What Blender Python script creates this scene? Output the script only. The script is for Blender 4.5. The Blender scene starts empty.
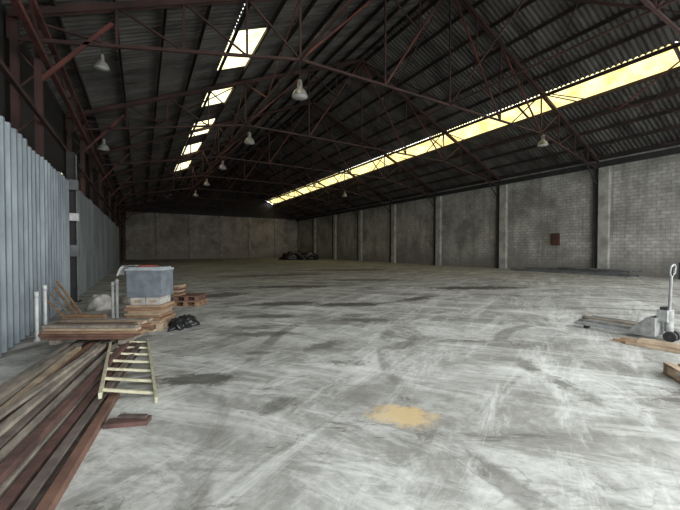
import bpy, math, random
from mathutils import Vector, Matrix
random.seed(7)
S=bpy.context.scene
COL=S.collection

# ---------------------------------------------------------------- materials
def nodes(name):
    m=bpy.data.materials.new(name); m.use_nodes=True
    nt=m.node_tree; b=nt.nodes['Principled BSDF']
    return m,nt,b
def N(nt,t,**k):
    n=nt.nodes.new(t)
    for a,v in k.items(): setattr(n,a,v)
    return n
def ramp(nt,fac,stops):
    r=N(nt,'ShaderNodeValToRGB')
    while len(r.color_ramp.elements)<len(stops): r.color_ramp.elements.new(.5)
    for e,(p,c) in zip(r.color_ramp.elements,stops):
        e.position=p; e.color=(c[0],c[1],c[2],1) if hasattr(c,'__len__') else (c,c,c,1)
    nt.links.new(fac,r.inputs[0]); return r.outputs[0]
def mixc(nt,fac,a,b,mode='MIX'):
    m=N(nt,'ShaderNodeMix',data_type='RGBA',blend_type=mode)
    for i,v in ((0,fac),(6,a),(7,b)):
        if hasattr(v,'links') or isinstance(v,bpy.types.NodeSocket): nt.links.new(v,m.inputs[i])
        elif i==0: m.inputs[0].default_value=v
        else: m.inputs[i].default_value=(v[0],v[1],v[2],1)
    return m.outputs[2]
def math_(nt,op,a,b=None,c=None):
    m=N(nt,'ShaderNodeMath',operation=op)
    for i,v in enumerate((a,b,c)):
        if v is None: continue
        if isinstance(v,bpy.types.NodeSocket): nt.links.new(v,m.inputs[i])
        else: m.inputs[i].default_value=v
    return m.outputs[0]
def coords(nt,scale=(1,1,1),rot=(0,0,0),loc=(0,0,0)):
    t=N(nt,'ShaderNodeTexCoord'); mp=N(nt,'ShaderNodeMapping')
    mp.inputs['Scale'].default_value=scale; mp.inputs['Rotation'].default_value=rot; mp.inputs['Location'].default_value=loc
    nt.links.new(t.outputs['Object'],mp.inputs[0]); return mp.outputs[0]
def rcoords(nt,rot,scale):
    v=coords(nt,(1,1,1),(0,0,rot)); mp=N(nt,'ShaderNodeMapping'); mp.inputs['Scale'].default_value=scale
    nt.links.new(v,mp.inputs[0]); return mp.outputs[0]
def noise(nt,vec,scale,detail=4,rough=.6,dist=0):
    n=N(nt,'ShaderNodeTexNoise'); n.inputs['Scale'].default_value=scale
    n.inputs['Detail'].default_value=detail; n.inputs['Roughness'].default_value=rough
    n.inputs['Distortion'].default_value=dist
    nt.links.new(vec,n.inputs['Vector']); return n.outputs['Fac']
def bump(nt,b,h,strength=.3,dist=.02):
    n=N(nt,'ShaderNodeBump'); n.inputs['Strength'].default_value=strength; n.inputs['Distance'].default_value=dist
    nt.links.new(h,n.inputs['Height']); nt.links.new(n.outputs[0],b.inputs['Normal'])
def mat(name,c1,c2=None,rough=.7,metal=0,scale=4,stretch=(1,1,1),bs=.2):
    m,nt,b=nodes(name)
    c2=c2 or tuple(x*.65 for x in c1)
    v=coords(nt,stretch); f=noise(nt,v,scale,6,.65)
    nt.links.new(ramp(nt,f,[(.35,c2),(.65,c1)]),b.inputs['Base Color'])
    b.inputs['Roughness'].default_value=rough; b.inputs['Metallic'].default_value=metal
    if bs: bump(nt,b,f,bs,.01)
    return m

M_steel=mat('painted_truss_steel',(.062,.027,.022),(.022,.012,.011),.85,0,1.0)
M_red=mat('red_oxide_steel',(.13,.038,.03),(.045,.018,.015),.85,0,1.0)
M_dark=mat('dark_steel',(.035,.032,.032),(.015,.015,.015),.8,0,2)
M_purlin=mat('purlin_steel',(.042,.025,.022),(.014,.011,.011),.85,0,.8)
M_roof=mat('aged_roof_sheet',(.105,.10,.092),(.022,.02,.019),.8,0,.45,(1,3,1),.05)
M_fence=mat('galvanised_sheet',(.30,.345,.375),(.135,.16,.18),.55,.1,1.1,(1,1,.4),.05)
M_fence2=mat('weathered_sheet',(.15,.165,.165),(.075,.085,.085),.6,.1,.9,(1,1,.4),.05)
M_wleft=mat('dark_cladding',(.03,.027,.025),(.012,.011,.01),.85,0,.6)
M_conc=mat('pilaster_concrete',(.42,.41,.38),(.22,.215,.195),.9,0,1.3)
M_concd=mat('back_pier_concrete',(.40,.36,.32),(.20,.18,.155),.9,0,1.3)
M_wood=mat('plain_timber',(.34,.21,.12),(.18,.10,.06),.8,0,5,(1,1,6))
M_woodr=mat('red_timber',(.19,.10,.07),(.09,.045,.033),.8,0,3,(1,1,1))
M_woodg=mat('grey_timber',(.31,.265,.215),(.13,.11,.09),.85,0,3,(3,1,1))
M_woodl=mat('light_timber',(.46,.35,.24),(.26,.19,.13),.85,0,4)
M_rust=mat('rusted_steel',(.155,.08,.065),(.06,.034,.03),.8,.1,5)
M_rust2=mat('brown_steel',(.18,.145,.125),(.07,.053,.046),.75,.1,4)
M_yel=mat('ladder_faded_paint',(.56,.53,.37),(.34,.31,.22),.7,0,12)
M_card=mat('cardboard',(.42,.29,.19),(.27,.185,.12),.9,0,4)
M_grey=mat('grey_blue_painted_metal',(.19,.215,.24),(.11,.125,.145),.6,0,5,bs=0)
M_greyl=mat('pale_lid',(.42,.45,.47),(.27,.295,.31),.6,0,6,bs=0)
M_white=mat('white_plastic',(.66,.66,.64),(.42,.42,.41),.5,0,4,bs=.1)
M_cart=mat('scuffed_carton',(.50,.48,.45),(.30,.28,.25),.8,0,7,bs=.1)
M_redp=mat('red_cloth',(.3,.06,.045),(.15,.03,.02),.8)
M_black=mat('black_plastic',(.02,.02,.022),(.008,.008,.009),.35,0,6)
M_alu=mat('spun_aluminium',(.42,.41,.39),(.30,.29,.27),.45,.5,3,bs=0)
M_lens=mat('lamp_glass',(.62,.62,.58),(.5,.5,.46),.3,0,3,bs=0)
M_jack=mat('jack_grey_paint',(.34,.345,.34),(.16,.165,.16),.5,.1,7)
M_rub=mat('rubber',(.02,.02,.02),(.01,.01,.01),.8)
M_pipe=mat('dull_steel_section',(.17,.18,.18),(.08,.08,.08),.6,.2,2)
M_box=mat('fire_box_red',(.085,.035,.025),(.05,.022,.017),.6)
M_blue=mat('blue_drum',(.08,.13,.18),(.05,.08,.11),.6)

def skylight(name,col,strength,dcol,sc=1.1):
    m,nt,b=nodes(name)
    v=coords(nt,(1,1,1)); f=noise(nt,v,sc,6,.65)
    c=ramp(nt,f,[(.32,dcol),(.6,col)])
    b.inputs['Base Color'].default_value=(.1,.1,.08,1); nt.links.new(c,b.inputs['Emission Color'])
    b.inputs['Emission Strength'].default_value=strength; b.inputs['Roughness'].default_value=.6
    return m
M_skyL=skylight('fibreglass_rooflight_clear',(1,.95,.66),2.4,(.7,.56,.22))
M_skyR=skylight('fibreglass_rooflight_yellowed',(1,.87,.39),2.0,(.60,.44,.13))

def floor_mat():
    m,nt,b=nodes('worn_concrete_floor')
    v=coords(nt)
    big=noise(nt,v,.22,6,.6,.4); mid=noise(nt,v,1.1,8,.7,.6); fine=noise(nt,v,9,6,.7); bl=noise(nt,v,.55,9,.72,.8)
    base=ramp(nt,mid,[(.30,(.25,.245,.225)),(.46,(.43,.43,.405)),(.64,(.62,.62,.59))])
    base=mixc(nt,ramp(nt,big,[(.38,0),(.62,.6)]),base,(.30,.29,.265))
    base=mixc(nt,ramp(nt,bl,[(.40,.65),(.5,0)]),base,(.19,.18,.158))
    base=mixc(nt,ramp(nt,fine,[(.35,.45),(.60,0)]),base,(.18,.175,.16))
    for rz,sc,amt,s0 in ((.55,(.25,2.2,1),.6,1.3),(-.35,(.22,2.6,1),.55,1.2),(1.35,(.2,2.4,1),.5,1.1)):
        vs=rcoords(nt,rz,sc); s=noise(nt,vs,s0,8,.75,1.0)
        base=mixc(nt,ramp(nt,s,[(.54,0),(.63,amt)]),base,(.20,.195,.175))
    for rz in (.9,-.5):
        vs=rcoords(nt,rz,(.3,1.6,1)); s=noise(nt,vs,1.0,9,.8,.6)
        base=mixc(nt,ramp(nt,s,[(.50,0),(.64,.62)]),base,(.76,.765,.735))
    # spalled/oily blotches all over the slab
    vs=rcoords(nt,.5,(.45,1.3,1)); s=noise(nt,vs,.75,10,.8,.5)
    base=mixc(nt,ramp(nt,s,[(.565,0),(.60,.72)]),base,(.115,.105,.09))
    vs=rcoords(nt,-.9,(.6,1.2,1)); s=noise(nt,vs,1.5,10,.78,.3)
    base=mixc(nt,ramp(nt,s,[(.60,0),(.63,.6)]),base,(.13,.12,.105))
    # thin scuffed arcs (wheel marks)
    wv=N(nt,'ShaderNodeTexWave',wave_type='RINGS',rings_direction='Z'); wv.inputs['Scale'].default_value=.16
    wv.inputs['Distortion'].default_value=3.5; wv.inputs['Detail'].default_value=3; wv.inputs['Detail Scale'].default_value=.35
    nt.links.new(coords(nt,loc=(-7,-1,0)),wv.inputs['Vector'])
    ar=ramp(nt,wv.outputs['Fac'],[(.955,0),(.985,.6)])
    base=mixc(nt,math_(nt,'MULTIPLY',ar,ramp(nt,bl,[(.47,0),(.56,1)])),base,(.13,.12,.105))
    # cracks
    vd=N(nt,'ShaderNodeVectorMath',operation='ADD'); nn=N(nt,'ShaderNodeTexNoise'); nn.inputs['Scale'].default_value=1.3
    nn.inputs['Detail'].default_value=6
    nt.links.new(v,nn.inputs['Vector']); nt.links.new(v,vd.inputs[0]); nt.links.new(nn.outputs['Color'],vd.inputs[1])
    vo=N(nt,'ShaderNodeTexVoronoi',feature='DISTANCE_TO_EDGE'); vo.inputs['Scale'].default_value=.42
    nt.links.new(vd.outputs[0],vo.inputs['Vector'])
    crack=ramp(nt,vo.outputs['Distance'],[(.0,.5),(.005,0)])
    gate=ramp(nt,noise(nt,v,.5,3),[(.46,0),(.58,1)])
    base=mixc(nt,math_(nt,'MULTIPLY',crack,gate),base,(.14,.13,.12))
    # stains at fixed places: (x,y,rx,ry,rot,colour,amount)
    wob=math_(nt,'MULTIPLY',math_(nt,'SUBTRACT',noise(nt,v,2.4,10,.82),.5),3.0)
    sep=N(nt,'ShaderNodeSeparateXYZ'); nt.links.new(v,sep.inputs[0])
    dk=(.07,.063,.052)
    st=[(.62,4.45,.55,.24,-.5,dk,.85),(2.17,2.47,.36,.26,-.9,(.62,.46,.24),.85),
        (3.6,9.4,1.3,.45,-.3,dk,.85),(5.2,8.3,1.2,.4,-.4,dk,.9),(7.6,8.2,1.0,.3,.2,dk,.85),(12.0,9.2,2.6,.65,-.45,dk,.95),
        (2.1,12.2,1.6,.6,.1,dk,.8),(5.6,13.5,2.4,.6,-.4,dk,.85),(2.0,6.2,.7,.26,-.4,dk,.65),(2.6,7.8,.8,.3,-.4,dk,.75),
        (10,14.5,2.6,.7,-.6,dk,.7),(2.6,5.0,.5,.2,.3,dk,.6),(1.2,3.3,.28,.13,.4,dk,.6),(4.0,4.4,.8,.2,.2,dk,.5),
        (7,20,4,1.1,-.1,dk,.65),(14,22,4,1.1,-.4,dk,.65),(1.55,5.15,.28,.12,-.5,dk,.65),(4.4,6.3,.8,.25,-.5,dk,.65)]
    for (x,y,rx,ry,rot,c,a) in st:
        dx=math_(nt,'SUBTRACT',sep.outputs[0],x); dy=math_(nt,'SUBTRACT',sep.outputs[1],y)
        cr,sr=math.cos(rot),math.sin(rot)
        u=math_(nt,'ADD',math_(nt,'MULTIPLY',dx,cr/rx),math_(nt,'MULTIPLY',dy,sr/rx))
        w=math_(nt,'ADD',math_(nt,'MULTIPLY',dx,-sr/ry),math_(nt,'MULTIPLY',dy,cr/ry))
        r=math_(nt,'SQRT',math_(nt,'ADD',math_(nt,'MULTIPLY',u,u),math_(nt,'MULTIPLY',w,w)))
        f=ramp(nt,math_(nt,'ADD',r,wob),[(.60,a),(1.05,0)])
        base=mixc(nt,f,base,c)
    nt.links.new(base,b.inputs['Base Color'])
    nt.links.new(ramp(nt,mid,[(.3,.6),(.6,.9)]),b.inputs['Roughness'])
    b.inputs['Specular IOR Level'].default_value=.25
    bump(nt,b,mid,.25,.03)
    return m
M_floor=floor_mat()

def block_mat(name,axis,light,darkc,low):
    m,nt,b=nodes(name)
    v=coords(nt); sep=N(nt,'ShaderNodeSeparateXYZ'); nt.links.new(v,sep.inputs[0])
    cb=N(nt,'ShaderNodeCombineXYZ'); nt.links.new(sep.outputs[axis],cb.inputs[0]); nt.links.new(sep.outputs[2],cb.inputs[1])
    br=N(nt,'ShaderNodeTexBrick'); nt.links.new(cb.outputs[0],br.inputs['Vector'])
    br.inputs['Scale'].default_value=1; br.inputs['Brick Width'].default_value=.42; br.inputs['Row Height'].default_value=.21
    br.inputs['Mortar Size'].default_value=.016; br.inputs['Color1'].default_value=(1,1,1,1); br.inputs['Color2'].default_value=(.75,.75,.75,1)
    br.inputs['Mortar'].default_value=(.45,.45,.45,1)
    n1=noise(nt,v,.35,6,.65,.3); n2=noise(nt,v,3,6,.7)
    c=ramp(nt,n1,[(.38,darkc),(.56,light)])
    c=mixc(nt,.9,c,br.outputs['Color'],'MULTIPLY')
    c=mixc(nt,ramp(nt,n2,[(.35,.55),(.6,0)]),c,darkc)
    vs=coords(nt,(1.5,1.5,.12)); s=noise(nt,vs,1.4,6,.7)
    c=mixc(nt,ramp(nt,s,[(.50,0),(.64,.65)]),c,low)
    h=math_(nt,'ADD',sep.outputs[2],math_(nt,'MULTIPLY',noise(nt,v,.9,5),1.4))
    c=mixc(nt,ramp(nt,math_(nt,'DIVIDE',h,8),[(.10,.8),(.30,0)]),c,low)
    nt.links.new(c,b.inputs['Base Color']); b.inputs['Roughness'].default_value=.9
    bump(nt,b,br.outputs['Fac'],-.4,.02)
    return m
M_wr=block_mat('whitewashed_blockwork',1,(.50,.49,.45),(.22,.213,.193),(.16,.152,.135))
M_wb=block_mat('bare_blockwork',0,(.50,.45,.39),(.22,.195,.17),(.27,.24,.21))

# ---------------------------------------------------------------- mesh builder
class MB:
    def __init__(s): s.v=[];s.f=[];s.m=[];s.mats=[];s.sm=[]
    def mi(s,m):
        if m not in s.mats: s.mats.append(m)
        return s.mats.index(m)
    def add(s,vs,fs,m,smooth=False):
        o=len(s.v); s.v+= [tuple(v) for v in vs]; k=s.mi(m)
        for f in fs: s.f.append(tuple(i+o for i in f)); s.m.append(k); s.sm.append(smooth)
    def box(s,c,d,m,rz=0,R=None):
        R=R or Matrix.Rotation(rz,3,'Z'); c=Vector(c)
        vs=[c+R@Vector((x*d[0]/2,y*d[1]/2,z*d[2]/2)) for x in(-1,1) for y in(-1,1) for z in(-1,1)]
        s.add(vs,[(0,1,3,2),(4,6,7,5),(0,4,5,1),(2,3,7,6),(0,2,6,4),(1,5,7,3)],m)
    def bar(s,p,q,w,h,m):
        p=Vector(p);q=Vector(q);d=q-p;L=d.length
        if L<1e-6:return
        z=d/L; up=Vector((0,0,1)) if abs(z.z)<.95 else Vector((0,1,0))
        x=up.cross(z).normalized(); y=z.cross(x)
        R=Matrix((x,y,z)).transposed()
        s.box((p+q)/2,(w,h,L),m,R=R)
    def prof(s,p,q,pts,m):
        p=Vector(p);q=Vector(q);z=(q-p).normalized(); up=Vector((0,0,1)) if abs(z.z)<.95 else Vector((0,1,0))
        x=up.cross(z).normalized(); y=z.cross(x); n=len(pts)
        vs=[p+x*a+y*b for a,b in pts]+[q+x*a+y*b for a,b in pts]
        s.add(vs,[(i,(i+1)%n,(i+1)%n+n,i+n) for i in range(n)]+[tuple(range(n))[::-1],tuple(range(n,2*n))],m)
    def ibeam(s,p,q,w,h,t,m):
        s.prof(p,q,[(-w/2,-h/2),(w/2,-h/2),(w/2,-h/2+t),(t/2,-h/2+t),(t/2,h/2-t),(w/2,h/2-t),(w/2,h/2),(-w/2,h/2),(-w/2,h/2-t),(-t/2,h/2-t),(-t/2,-h/2+t),(-w/2,-h/2+t)],m)
    def chan(s,p,q,w,h,t,m):
        s.prof(p,q,[(-w/2,-h/2),(-w/2+t,-h/2),(-w/2+t,h/2-t),(w/2-t,h/2-t),(w/2-t,-h/2),(w/2,-h/2),(w/2,h/2),(-w/2,h/2)],m)
    def tube(s,p,q,r,m,n=12,r2=None):
        r2=r if r2 is None else r2
        p=Vector(p);q=Vector(q);z=(q-p).normalized(); up=Vector((0,0,1)) if abs(z.z)<.95 else Vector((0,1,0))
        x=up.cross(z).normalized(); y=z.cross(x)
        c=[(math.cos(2*math.pi*i/n),math.sin(2*math.pi*i/n)) for i in range(n)]
        vs=[p+(x*a+y*b)*r for a,b in c]+[q+(x*a+y*b)*r2 for a,b in c]
        s.add(vs,[(i,(i+1)%n,(i+1)%n+n,i+n) for i in range(n)],m,True)
        s.add(vs,[tuple(range(n))[::-1],tuple(range(n,2*n))],m)
    def lathe(s,pr,m,n=28,c=(0,0,0)):
        vs=[];fs=[]
        for r,z in pr:
            for i in range(n):
                a=2*math.pi*i/n; vs.append((c[0]+r*math.cos(a),c[1]+r*math.sin(a),c[2]+z))
        for j in range(len(pr)-1):
            for i in range(n):
                fs.append((j*n+i,j*n+(i+1)%n,(j+1)*n+(i+1)%n,(j+1)*n+i))
        s.add(vs,fs,m,True)
    def obj(s,name,loc=(0,0,0),rz=0,bevel=0):
        me=bpy.data.meshes.new(name); me.from_pydata(s.v,[],s.f); 
        for m in s.mats: me.materials.append(m)
        for p,k,sm in zip(me.polygons,s.m,s.sm): p.material_index=k; p.use_smooth=sm
        me.validate(); me.update()
        o=bpy.data.objects.new(name,me); COL.objects.link(o); o.location=loc; o.rotation_euler=(0,0,rz)
        if bevel:
            b=o.modifiers.new('bevel','BEVEL'); b.width=bevel; b.segments=2; b.limit_method='ANGLE'
        return o

# ---------------------------------------------------------------- dimensions
XL,XR,XC=-2.7,25.7,11.9
Y0,Y1=-2.2,60.2
HR,SL=13.3,.434
EAVE=7.35
def rh(x): return HR-SL*abs(x-XC)
TR=[-1.9,3.7,10.7,17.7,24.7,31.7,38.7,45.7,52.7,59.6]

# ---------------------------------------------------------------- shell
b=MB(); b.box((11.5,22,-.1),(48,84,.2),M_floor); b.obj('floor')
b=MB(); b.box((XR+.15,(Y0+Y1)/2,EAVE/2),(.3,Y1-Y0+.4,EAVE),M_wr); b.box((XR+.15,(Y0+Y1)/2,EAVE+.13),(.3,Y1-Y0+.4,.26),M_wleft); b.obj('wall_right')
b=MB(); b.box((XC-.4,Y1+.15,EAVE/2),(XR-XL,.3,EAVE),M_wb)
g=[(XL-.4,EAVE),(XR+.4,EAVE),(XR+.4,rh(XR)+.2),(XC,HR+.35),(XL-.4,rh(XL)+.2)]
vs=[(x,Y1+.02,z) for x,z in g]+[(x,Y1+.12,z) for x,z in g]
b.add(vs,[(4,3,2,1,0),(5,6,7,8,9)],M_wleft); b.obj('wall_back')
b=MB()
b.box((XL-.1,(Y0+Y1)/2,3.64),(.2,Y1-Y0+.4,7.28),M_wleft); b.obj('wall_left')
b=MB(); g=[(XL,EAVE),(XR,EAVE),(XR,rh(XR)+.1),(XC,HR+.1),(XL,rh(XL)+.1)]
vs=[(x,Y0-.1,z) for x,z in g]+[(x,Y0-.2,z) for x,z in g]
b.add(vs,[(4,3,2,1,0),(5,6,7,8,9)],M_wleft); b.obj('wall_front')

def strip(b,x0,x1,ya,yb,m,off=.30,per=.22,amp=.03):
    n=max(1,int(round((yb-ya)/per)))*4; vs=[];fs=[]
    for i in range(n+1):
        y=ya+(yb-ya)*i/n; d=amp*(1 if i%4 in(1,2) else -1)
        for x in(x0,x1): vs.append((x,y,rh(x)+off+d))
    for i in range(n): fs.append((2*i,2*i+1,2*i+3,2*i+2))
    b.add(vs,fs,m)
SLa,SLb=3.05,4.5
SRa,SRb=19.5,20.9
roof=MB()
strip(roof,XL-.4,SLa,Y0,Y1+.3,M_roof); strip(roof,SLb,XC,Y0,Y1+.3,M_roof)
strip(roof,XC,SRa,Y0,Y1+.3,M_roof); strip(roof,SRb,XR+.4,Y0,Y1+.3,M_roof)
pan=[(7.4,10.9),(13.1,16.3),(18.5,20.9),(23.8,27),(29.6,33.0),(36.2,39.8)]
cur=Y0; k=0
for a,c in pan:
    strip(roof,SLa,SLb,cur,a,M_roof); cur=c
strip(roof,SLa,SLb,cur,Y1,M_roof)
roof.obj('ceiling')
for a,c in pan:
    s=MB(); strip(s,SLa,SLb,a,c,M_skyL); k+=1; s.obj('window_%d'%k)
y=-1.5
while y<58:
    e=min(y+6.85,59.4); s=MB(); strip(s,SRa,SRb,y,e,M_skyR); k+=1; s.obj('window_%d'%k)
    s2=MB(); strip(s2,SRa,SRb,e,e+.15,M_roof); s2.obj('trim_%d'%k); y=e+.15
    if e>=59.4: break

# purlins
b=MB()
for side in(-1,1):
    for i in range(12):
        x=XC+side*(.25+i*1.22) 
        if x<XL or x>XR: continue
        z=rh(x)+.14
        b.chan((x,Y0,z),(x,Y1,z),.07,.17,.015,M_purlin)
b.obj('roof_purlins')

# trusses
def truss(y):
    b=MB(); w=.09
    def pr(x0,z0,x1,z1,m=M_steel,t=w):
        b.bar((x0,y,z0),(x1,y,z1),t,t,m)
    for s in(-1,1):
        X=lambda d: XC+s*d
        end=13.75 if s>0 else 14.5
        T=lambda d: rh(X(d))
        for o in(-.06,.06):
            b.bar((X(0),y+o,T(0)),(X(end),y+o,T(end)),.05,.16,M_steel)
        bz=lambda d: 8.0 if d<=7.2 else 8.0-(d-7.2)/(end-7.2)*(8.0-(T(end)-.55))
        pr(X(0),8.0,X(7.2),8.0,M_steel,.08); pr(X(7.2),8.0,X(end),bz(end),M_steel,.08)
        for d in(3.6,7.2,9.0,10.8,12.4,end): pr(X(d),T(d),X(d),bz(d),M_steel,.06)
        for a,c in((0,3.6),(3.6,7.2)):
            pr(X(a),T(a),X(c),bz(c),M_red,.07)
        for a,c in((7.2,9.0),(9.0,10.8),(10.8,12.4),(12.4,end)):
            pr(X(c),T(c),X(a),bz(a),M_steel,.05)
        pr(X(1.8),T(1.8),X(1.8),(T(0)+ (bz(3.6)-T(0))*.5),M_steel,.05)
        pr(X(5.4),T(5.4),X(5.4),(T(3.6)+(bz(7.2)-T(3.6))*.5),M_steel,.05)
        pr(X(3.6),T(3.6),X(1.8),T(0)+(bz(3.6)-T(0))*.5,M_steel,.05)
    pr(XC,HR,XC,8.0,M_steel,.06)
    b.obj('roof_truss')
for y in TR: truss(y)

# longitudinal bracing
b=MB()
for i in range(len(TR)-1):
    a,c=TR[i],TR[i+1]; mid=(a+c)/2
    for x in(4.7,19.1):
        t=rh(x)-.05; 
        b.bar((x,a,8.0),(x,c,8.0),.06,.06,M_steel)
        b.bar((x,a,t),(x,mid,8.05),.05,.05,M_red); b.bar((x,mid,8.05),(x,c,t),.05,.05,M_red)
    b.bar((XC,a,8.0),(XC,c,8.0),.06,.06,M_steel); b.bar((XC,a,HR-.1),(XC,c,8.0),.05,.05,M_steel); b.bar((XC,a,8.0),(XC,c,HR-.1),.05,.05,M_steel)
    if i%2==1:
        for x0,x1 in((XL+.3,4.7),(4.7,XC),(XC,19.1),(19.1,XR-.2)):
            z0,z1=rh(x0)+.03,rh(x1)+.03
            b.bar((x0,a,z0),(x1,c,z1),.04,.04,M_steel); b.bar((x1,a,z1),(x0,c,z0),.04,.04,M_steel)
gx=-1.95
for z in(6.15,6.85): b.bar((gx,Y0,z),(gx,Y1-.1,z),.12,.12,M_red)
n=44
for i in range(n):
    ya=Y0+(Y1-.1-Y0)*i/n; yb=Y0+(Y1-.1-Y0)*(i+1)/n
    b.bar((gx,ya,6.15 if i%2 else 6.85),(gx,yb,6.85 if i%2 else 6.15),.05,.05,M_steel)
b.bar((gx,Y0,4.6),(gx,Y1-.1,4.6),.08,.08,M_steel)
b.ibeam((XR-.3,Y0,7.0),(XR-.3,Y1-.1,7.0),.2,.32,.03,M_dark)
b.obj('longitudinal_bracing')

def lattice_col(y,m=M_steel,brace=True,h=6.9):
    b=MB()
    for dx in(0,.42):
        b.ibeam((-2.5+dx,y,0),(-2.5+dx,y,h),.14,.14,.02,m)
    z=.3;f=0
    while z<h-.6:
        b.bar((-2.5+(.42 if f else 0),y,z),(-2.5+(0 if f else .42),y,z+.5),.04,.04,m); z+=.5; f=1-f
    if brace: b.bar((-2.08,y,5.6),(-.6,y,7.45),.08,.08,M_red)
    b.obj('lattice_column')
for y in TR: lattice_col(y)
b=MB()
b.ibeam((-1.80,12.95,0),(-1.80,12.95,4.5),.20,.26,.025,M_dark)
b.box((-1.80,12.95,.015),(.4,.4,.03),M_dark)
for z,h,m in((1.55,.34,M_pipe),(2.55,.22,M_white),(3.5,.3,M_pipe)): b.box((-1.72,12.74,z),(.24,.15,h),m)
b.tube((-1.66,12.78,.05),(-1.66,12.78,4.4),.02,M_pipe)
b.obj('service_post')

# right wall pilasters and columns
for y in TR[1:-1]:
    b=MB()
    b.box((XR-.14,y-.42,3.4),(.28,.55,6.8),M_conc); 
    b.ibeam((XR-.16,y+.0,0),(XR-.16,y+.0,6.83),.26,.26,.03,M_dark)
    b.bar((XR-.25,y,5.8),(XR-2.2,y,7.55),.06,.06,M_dark)
    b.obj('steel_column')
for x in(2.2,7,11.8,16.6,21.4):
    b=MB(); b.box((x,Y1-.12,3.6),(.5,.24,7.2),M_concd); b.obj('back_wall_pier')
b=MB(); b.box((XC-.4,Y1-.06,7.35),(XR-XL-.1,.12,.3),M_dark); b.obj('trim_back')

# corrugated hoarding on the left
def hoard(name,ya,yb,m,top,x=-1.6):
    b=MB(); y=ya
    while y<yb-.01:
        e=min(y+.88,yb); n=12; t=top+random.uniform(-.05,.05); vs=[];fs=[]; xo=random.uniform(-.015,.015)
        pr=[-1,-1,1,1]
        for i in range(n+1):
            yy=y+(e-y)*i/n; d=.045*(pr[i%4])
            vs+=[(x+xo+d,yy,0.02),(x+xo+d,yy,t)]
        for i in range(n): fs.append((2*i,2*i+1,2*i+3,2*i+2))
        b.add(vs,fs,m); y=e
    for z in(.5,1.9,3.3): b.box((x-.09,(ya+yb)/2,z),(.06,yb-ya,.08),M_dark)
    return b.obj(name)
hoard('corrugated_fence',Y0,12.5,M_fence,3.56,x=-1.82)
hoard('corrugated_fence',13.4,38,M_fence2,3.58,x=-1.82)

# high-bay lamps
def lamp(x,y,z,top,s=1.0):
    b=MB()
    b.tube((0,0,.52*s),(0,0,top-z),.014,M_dark,8)
    b.lathe([(0,.56*s),(.05*s,.56*s),(.075*s,.53*s),(.085*s,.50*s),(.085*s,.30*s),(.10*s,.28*s),(.11*s,.25*s)],M_alu)
    b.lathe([(.10*s,.26*s),(.15*s,.235*s),(.20*s,.18*s),(.24*s,.10*s),(.27*s,.02*s),(.285*s,0),(.275*s,-.005),(.25*s,.03*s),(.2*s,.12*s),(.1*s,.2*s)],M_alu)
    b.lathe([(.265*s,.015*s),(.2*s,-.02*s),(.1*s,-.04*s),(.001,-.045*s)],M_lens)
    for i in range(3):
        a=i*2.094; b.box((.09*s*math.cos(a),.09*s*math.sin(a),.4*s),(.02,.02,.18*s),M_dark,a)
    b.obj('high_bay_lamp',(x,y,z))
for x,y,z in((4.68,10.7,6.75),(4.9,17.7,7.1),(4.95,24.7,7.2),(5.0,31.7,7.2),(5,38.7,7.2)): lamp(x,y,z,7.96)
for x,y,z in((19.3,10.7,7.36),(19.1,31.7,7.3)): lamp(x,y,z,7.96)
lamp(-.83,10.7,6.25,7.2,.62); lamp(-1.35,17.7,5.85,7.1,.8)

# ---------------------------------------------------------------- steel & timber pile
b=MB()
dirv=Vector((.165,1,0)).normalized(); side=Vector((dirv.y,-dirv.x,0))
O=Vector((-.95,4.2,0))
def pc(u,t,z): return O+side*u+dirv*t+Vector((0,0,z))
specs=[
 (-.46,-2.0,1.6,.05,.10,.10,'b',M_woodr,.02),(-.33,-2.3,2.6,.06,.10,.12,'i',M_rust,0),(-.2,-2.6,2.8,.05,.10,.10,'c',M_rust2,-.02),
 (-.05,-2.7,2.5,.06,.11,.12,'i',M_rust2,.0),(.1,-2.7,2.7,.06,.11,.12,'c',M_rust,.01),(.25,-2.7,2.6,.06,.10,.12,'i',M_rust2,0),
 (.37,-2.7,2.4,.05,.07,.10,'c',M_woodg,.0),(.47,-2.7,2.3,.05,.07,.09,'b',M_rust,.0),(.57,-2.5,2.2,.05,.07,.10,'i',M_rust2,-.01),(.68,-2.4,.3,.035,.07,.07,'b',M_woodr,-.02),
 (-.40,-1.9,2.3,.15,.10,.05,'b',M_woodg,.05),(-.24,-2.5,2.5,.15,.12,.05,'b',M_woodg,-.03),(-.08,-2.6,2.4,.155,.08,.05,'b',M_woodr,.03),(.04,-2.5,2.3,.155,.07,.05,'b',M_woodg,.0),
 (.17,-2.6,2.3,.16,.07,.07,'c',M_rust2,-.02),(.27,-2.5,2.2,.155,.06,.05,'b',M_woodg,.03),(.38,-2.2,2.0,.155,.07,.06,'b',M_rust,.04),
 (-.28,-1.9,1.9,.20,.09,.04,'b',M_woodg,.10),(-.05,-2.4,1.8,.20,.08,.04,'b',M_woodl,-.08),(.12,-2.4,1.8,.205,.07,.05,'b',M_woodg,.05),
 (.02,-2.2,1.5,.245,.06,.03,'b',M_woodg,.14)]
for u,t0,t1,z,w,h,kd,m,sk in specs:
    p=pc(u-sk,t0,z);q=pc(u+sk,t1,z)
    {'b':b.bar,'i':lambda p,q,w,h,m:b.ibeam(p,q,w,h,.018,m),'c':lambda p,q,w,h,m:b.chan(p,q,w,h,.016,m)}[kd](p,q,w,h,m)
b.obj('steel_and_timber_beam_pile')

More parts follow.
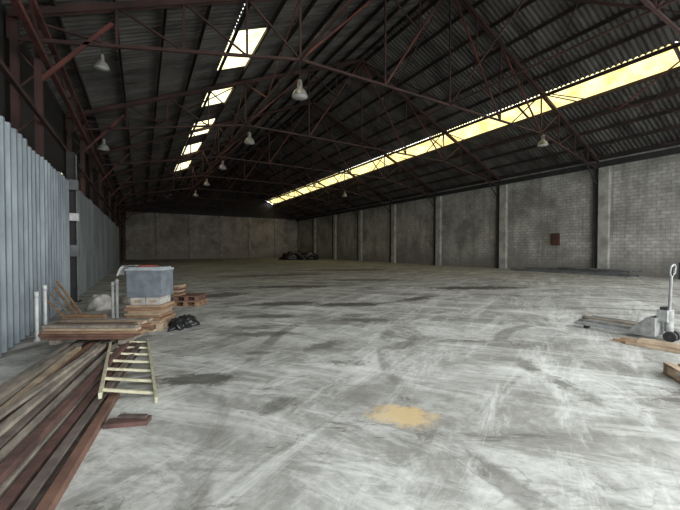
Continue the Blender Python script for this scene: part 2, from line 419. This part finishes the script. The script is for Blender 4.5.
b=MB(); random.seed(3)
for L in range(5):
    for j in range(4):
        ln=1.34+random.uniform(-.18,.14); m=random.choice([M_woodr,M_woodl,M_woodg,M_wood,M_woodr])
        b.box((random.uniform(-.08,.08),-.21+j*.14+random.uniform(-.01,.01),.02+L*.043),(ln,.125,.037),m,random.uniform(-.035,.035))
for x in(-.5,.5): b.box((x,0,-.035),(.08,.6,.06),M_woodg)
b.obj('board_stack',(-.57,6.50,.245),-.50)

b=MB()
for i in range(10):
    a=random.uniform(-.9,.3); L=random.uniform(.9,1.4)
    c=Vector((-1.0+random.uniform(-.1,.15),7.9+random.uniform(-.15,.25),.04+.036*i))
    b.box(c,(L*.7,.10,.035),random.choice([M_woodr,M_wood,M_woodg,M_dark]),a)
b.box((-1.0,7.95,.02),(.9,.6,.04),M_woodg,.1)
b.obj('loose_planks')
b=MB()
for i in range(4):
    b.bar((-1.25+.03*i,8.9+.3*i,.02),(-1.70,9.1+.35*i,.55+.1*i),.05,.025,random.choice([M_woodr,M_woodg,M_wood]))
b.obj('leaning_battens')

for x,y,h in((-1.58,7.75,.86),(-1.58,8.35,.92),(-.55,8.95,.88),(-.46,8.75,.95)):
    b=MB(); b.lathe([(.0,h),(.022,h),(.028,h),(.028,.03)],M_white,14); b.lathe([(.028,.04),(.05,.03),(.05,0),(0,0)],M_white,14)
    b.lathe([(.028,h-.1),(.034,h-.1),(.034,h),(.026,h)],M_white,14)
    b.obj('pvc_pipe',(x,y,0))

# ladder
b=MB()
la,lb=Vector((-.36,4.02,.0)),Vector((-.42,6.5,.0)); r0,r1=Vector((.12,3.98,0)),Vector((.08,6.75,0))
zl,zr=.17,.035
for p,q,z in((la,lb,zl),(r0,r1,zr)):
    b.bar(p+Vector((0,0,z)),q+Vector((0,0,z)),.03,.06,M_yel)
for i in range(7):
    t=(i+.5)/7; b.bar(la.lerp(lb,t)+Vector((0,0,zl)),r0.lerp(r1,t)+Vector((0,0,zr)),.028,.028,M_yel)
b.obj('ladder')
b=MB(); b.box((0,0,.02),(.36,.12,.04),M_rust,.1); b.box((.02,.05,.05),(.26,.05,.02),M_rust2,-.1); b.obj('rusty_offcut',(-.12,3.64,0),-.45)

# ---------------------------------------------------------------- pallets
def pallet_geo(b,z0=0,w=1.0,d=1.0,m=M_wood,ox=0,oy=0,rz=0):
    R=Matrix.Rotation(rz,3,'Z')
    def bx(c,s): 
        cc=R@Vector((c[0],c[1],0)); b.box((cc.x+ox,cc.y+oy,z0+c[2]),s,m,rz)
    for y in(-d/2+.05,0,d/2-.05): bx((0,y,.011),(w,.1,.022))
    for x in(-w/2+.06,0,w/2-.06):
        for y in(-d/2+.05,0,d/2-.05): bx((x,y,.062),(.1,.1,.08))
    for x in(-w/2+.06,0,w/2-.06): bx((x,0,.113),(.1,d,.02))
    for i in range(7):
        y=-d/2+.05+i*(d-.1)/6; bx((0,y,.133),(w,.095,.02))
b=MB(); pallet_geo(b,0,1.0,1.0,M_woodl); b.obj('wooden_pallet',(5.74,.96,0),math.radians(40))

b=MB(); pallet_geo(b,0,.75,.7,M_wood); pallet_geo(b,.145,.68,.7,M_woodr,rz=.08)
for i in range(6): b.box((-.26+.02*(i%2),-.1,.315+i*.05),(.18,.4,.045),random.choice([M_wood,M_woodr,M_woodl]),random.uniform(-.08,.08))
b.obj('pallet_stack',(1.2,10.6,0),-.5)

# ---------------------------------------------------------------- crate stack
RZ=math.radians(-27); CX,CY=.16,7.93
b=MB(); pallet_geo(b,0,.70,.62,M_woodl); b.obj('wooden_pallet',(CX,CY,0),RZ)
b=MB(); z=.145
for i in range(7):
    b.box((random.uniform(-.04,.04),random.uniform(-.03,.03),z+.025),(.64+random.uniform(-.06,.05),.56,.046),random.choice([M_card,M_woodl,M_wood]),random.uniform(-.05,.05)); z+=.05
b.obj('cardboard_stack',(CX,CY,0),RZ,.004)
ztop=z
b=MB()
for i,(x,w) in enumerate(((-.14,.28),(.155,.27))):
    b.box((x,0,.07),(w,.46,.14),M_cart); b.box((x,0,.147),(w+.01,.475,.014),M_cart); b.box((x,-.233,.07),(w*.5,.006,.05),M_card)
b.obj('white_carton',(CX,CY,ztop+.003),RZ,.004)
zb=ztop+.16
b=MB()
W,D,H=.68,.52,.52
def ring(b,w0,d0,z0,w1,d1,z1,m):
    vs=[(x*w0/2,y*d0/2,z0) for x,y in((-1,-1),(1,-1),(1,1),(-1,1))]+[(x*w1/2,y*d1/2,z1) for x,y in((-1,-1),(1,-1),(1,1),(-1,1))]
    b.add(vs,[(i,(i+1)%4,(i+1)%4+4,i+4) for i in range(4)],m)
ring(b,W*.99,D*.99,0,W,D,H,M_grey)
b.add([(-W*.495,-D*.495,0),(W*.495,-D*.495,0),(W*.495,D*.495,0),(-W*.495,D*.495,0)],[(3,2,1,0)],M_grey)
b.box((0,-D*.50,.025),(W*.99,.02,.05),M_grey)
b.box((0,0,H+.02),(W+.03,D+.03,.04),M_greyl); b.box((0,0,H+.05),(W-.06,D-.06,.03),M_greyl)
b.box((-.10,.08,H+.08),(.34,.22,.03),M_redp,.2)
b.obj('metal_storage_box',(CX,CY,zb),RZ,.006)
b=MB(); n=9; vs=[];fs=[]
for i in range(n):
    for j in range(n):
        u=i/(n-1); v=j/(n-1)
        x=-.22-u*.32+ (0.10*max(0,u-.7)); z=.60-(max(0,u-.5)**1.2)*.42+.012*math.sin(9*v+4*u)
        vs.append((x,-.30+v*.34+.02*math.sin(7*u),z))
for i in range(n-1):
    for j in range(n-1): fs.append((i*n+j,i*n+j+1,(i+1)*n+j+1,(i+1)*n+j))
b.add(vs,fs,M_white,True); b.obj('white_plastic_sheet',(CX,CY,zb+.012),RZ)

def lump(name,loc,rx,ry,h,m,seed,rz=0,n=30,rough=.35,pw=.7):
    random.seed(seed)
    ph=[(random.uniform(0,6.28),random.uniform(2,9),random.uniform(-3,3)) for _ in range(7)]
    b=MB(); vs=[];fs=[]; k=14
    for j in range(k+1):
        t=j/k
        for i in range(n):
            a=2*math.pi*i/n
            w=sum(math.sin(p+round(q)*a+r*t*4) for p,q,r in ph)/7
            r=(1-t)**.6*(1+rough*w) if t<1 else 0
            zz=h*math.sin(t*math.pi/2)**pw*(1+.5*rough*w*(1-abs(2*t-1)))
            vs.append((rx*r*math.cos(a),ry*r*math.sin(a),max(0,zz)))
    for j in range(k):
        for i in range(n): fs.append((j*n+i,j*n+(i+1)%n,(j+1)*n+(i+1)%n,(j+1)*n+i))
    fs.append(tuple(range(n))[::-1])
    b.add(vs,fs,m,True); return b.obj(name,loc,rz)
lump('black_plastic_sheet',(.74,7.72,0),.22,.40,.20,M_black,4,-.4,40,.7)
lump('white_sack',(-.95,11.0,0),.32,.26,.40,M_cart,9,0,30,.3)
lump('grey_sack',(-.35,12.0,0),.3,.25,.2,M_woodg,19,0,30,.3)
lump('scrap_heap',(20.3,46.5,0),2.6,1.4,1.3,M_black,11,-.5,60,.6)

# ---------------------------------------------------------------- pallet jack
b=MB()
for s in(-1,1):
    b.box((s*.19,.62,.09),(.15,1.15,.045),M_jack); b.box((s*.19,1.22,.08),(.11,.10,.03),M_jack)
    b.tube((s*.19-.05,1.05,.04),(s*.19+.05,1.05,.04),.04,M_rub,14)
b.add([(-.27,.34,.115),(.27,.34,.115),(.27,.08,.40),(-.27,.08,.40),(-.27,-.04,.40),(.27,-.04,.40),(.27,-.04,.08),(-.27,-.04,.08),(.27,.34,.08),(-.27,.34,.08)],
      [(0,1,2,3),(3,2,5,4),(4,5,6,7),(0,3,4,7,9),(1,8,6,5,2),(0,9,8,1),(9,7,6,8)],M_jack)
b.box((0,-.09,.44),(.30,.14,.2),M_jack); b.box((0,-.09,.56),(.16,.10,.05),M_dark)
b.tube((0,-.14,.16),(0,-.14,.52),.06,M_jack,16); b.tube((.1,-.12,.15),(.1,-.12,.42),.04,M_jack,14)
for s in(-1,1): b.tube((s*.04,-.18,.09),(s*.11,-.18,.09),.09,M_rub,20)
b.tube((-.12,-.18,.09),(.12,-.18,.09),.02,M_dark)
b.tube((0,-.14,.46),(0,-.16,1.12),.022,M_jack,12)
pts=[(0,-.16,1.12),(-.10,-.17,1.18),(-.10,-.18,1.29),(-.03,-.19,1.33),(.03,-.19,1.33),(.10,-.18,1.29),(.10,-.17,1.18),(0,-.16,1.12)]
for p,q in zip(pts,pts[1:]): b.tube(p,q,.016,M_jack,10)
b.box((0,-.17,1.2),(.03,.03,.12),M_dark)
b.obj('hand_pallet_truck',(7.92,2.34,0),-.03)
b=MB()
for i in range(5): b.box((-.2+.1*i,random.uniform(-.1,.1),.02),(.09,1.15+random.uniform(-.2,.2),.035),random.choice([M_woodl,M_wood]),random.uniform(-.06,.06))
for i in range(3): b.box((-.12+.13*i,-.1,.056),(.09,.9,.03),M_woodl,random.uniform(-.1,.1))
b.obj('loose_boards',(7.30,2.05,0),.15)
b=MB()
for i,(x,l) in enumerate(((0,1.3),(.12,1.5),(.24,1.2))): b.chan((x,-l/2,.04),(x+.08,l/2,.04),.07,.08,.012,M_woodg if i!=2 else M_pipe)
b.tube((-.12,-.7,.025),(-.18,.7,.025),.025,M_pipe)
b.obj('steel_channels',(8.65,3.15,0),.12)

# long sections by the right wall
b=MB()
for i in range(5): b.chan((24.7-.16*i,8.2+.3*i,.07),(24.7-.16*i,14.6+.25*i,.07),.14,.14,.015,M_pipe)
for i in range(4): b.ibeam((24.6-.15*i,8.6,.21),(24.65-.15*i,13.6+.3*i,.21),.13,.13,.02,M_pipe)
for i in range(3): b.tube((24.55-.15*i,8.0+.2*i,.34),(24.6-.15*i,12.4,.34),.06,M_pipe)
b.obj('steel_section_stack')
b=MB()
b.lathe([(0,0),(.29,0),(.3,.03),(.285,.06),(.285,.28),(.3,.3),(.285,.32),(.285,.56),(.3,.58),(.285,.6),(.285,.86),(.3,.89),(.28,.88),(0,.86)],M_blue)
b.obj('steel_drum',(24.6,6.2,0))
b=MB(); b.box((0,0,0),(.16,.52,.85),M_box); b.box((-.09,0,0),(.02,.44,.76),M_box); b.box((-.11,.16,0),(.03,.03,.12),M_dark)
b.obj('fire_hose_cabinet',(XR-.09,13.25,2.3))

for i,(y,z) in enumerate(((17.0,4.35),(20.6,4.5))):
    k+=1; b=MB(); b.box((XL+.02,y,z),(.03,.5,.45),M_skyL)
    for s in(-1,1): b.box((XL+.03,y+s*.28,z),(.06,.06,.55),M_dark); b.box((XL+.03,y,z+s*.25),(.06,.6,.06),M_dark)
    b.obj('window_%d'%k)

# ---------------------------------------------------------------- light
w=bpy.data.worlds.new('overcast_sky'); S.world=w; w.use_nodes=True
bg=w.node_tree.nodes['Background']; bg.inputs[0].default_value=(.95,.99,1.0,1); bg.inputs[1].default_value=6.0
l=bpy.data.lights.new('front_opening_portal','AREA'); l.shape='RECTANGLE'; l.size=28; l.size_y=7.3
lo=bpy.data.objects.new('front_opening_portal',l); COL.objects.link(lo); lo.location=(11.5,Y0,3.7); lo.rotation_euler=(math.pi/2,0,0)
try: l.cycles.is_portal=True
except Exception as e: print(e)

# ---------------------------------------------------------------- camera
cd=bpy.data.cameras.new('camera'); cam=bpy.data.objects.new('camera',cd); COL.objects.link(cam)
cd.sensor_width=36; cd.lens=18; cd.clip_end=300
cam.location=(0,0,1.6); cam.rotation_euler=(math.radians(89.0),0,math.radians(-30.3))
S.camera=cam
S.view_settings.view_transform='Standard'; S.view_settings.exposure=0
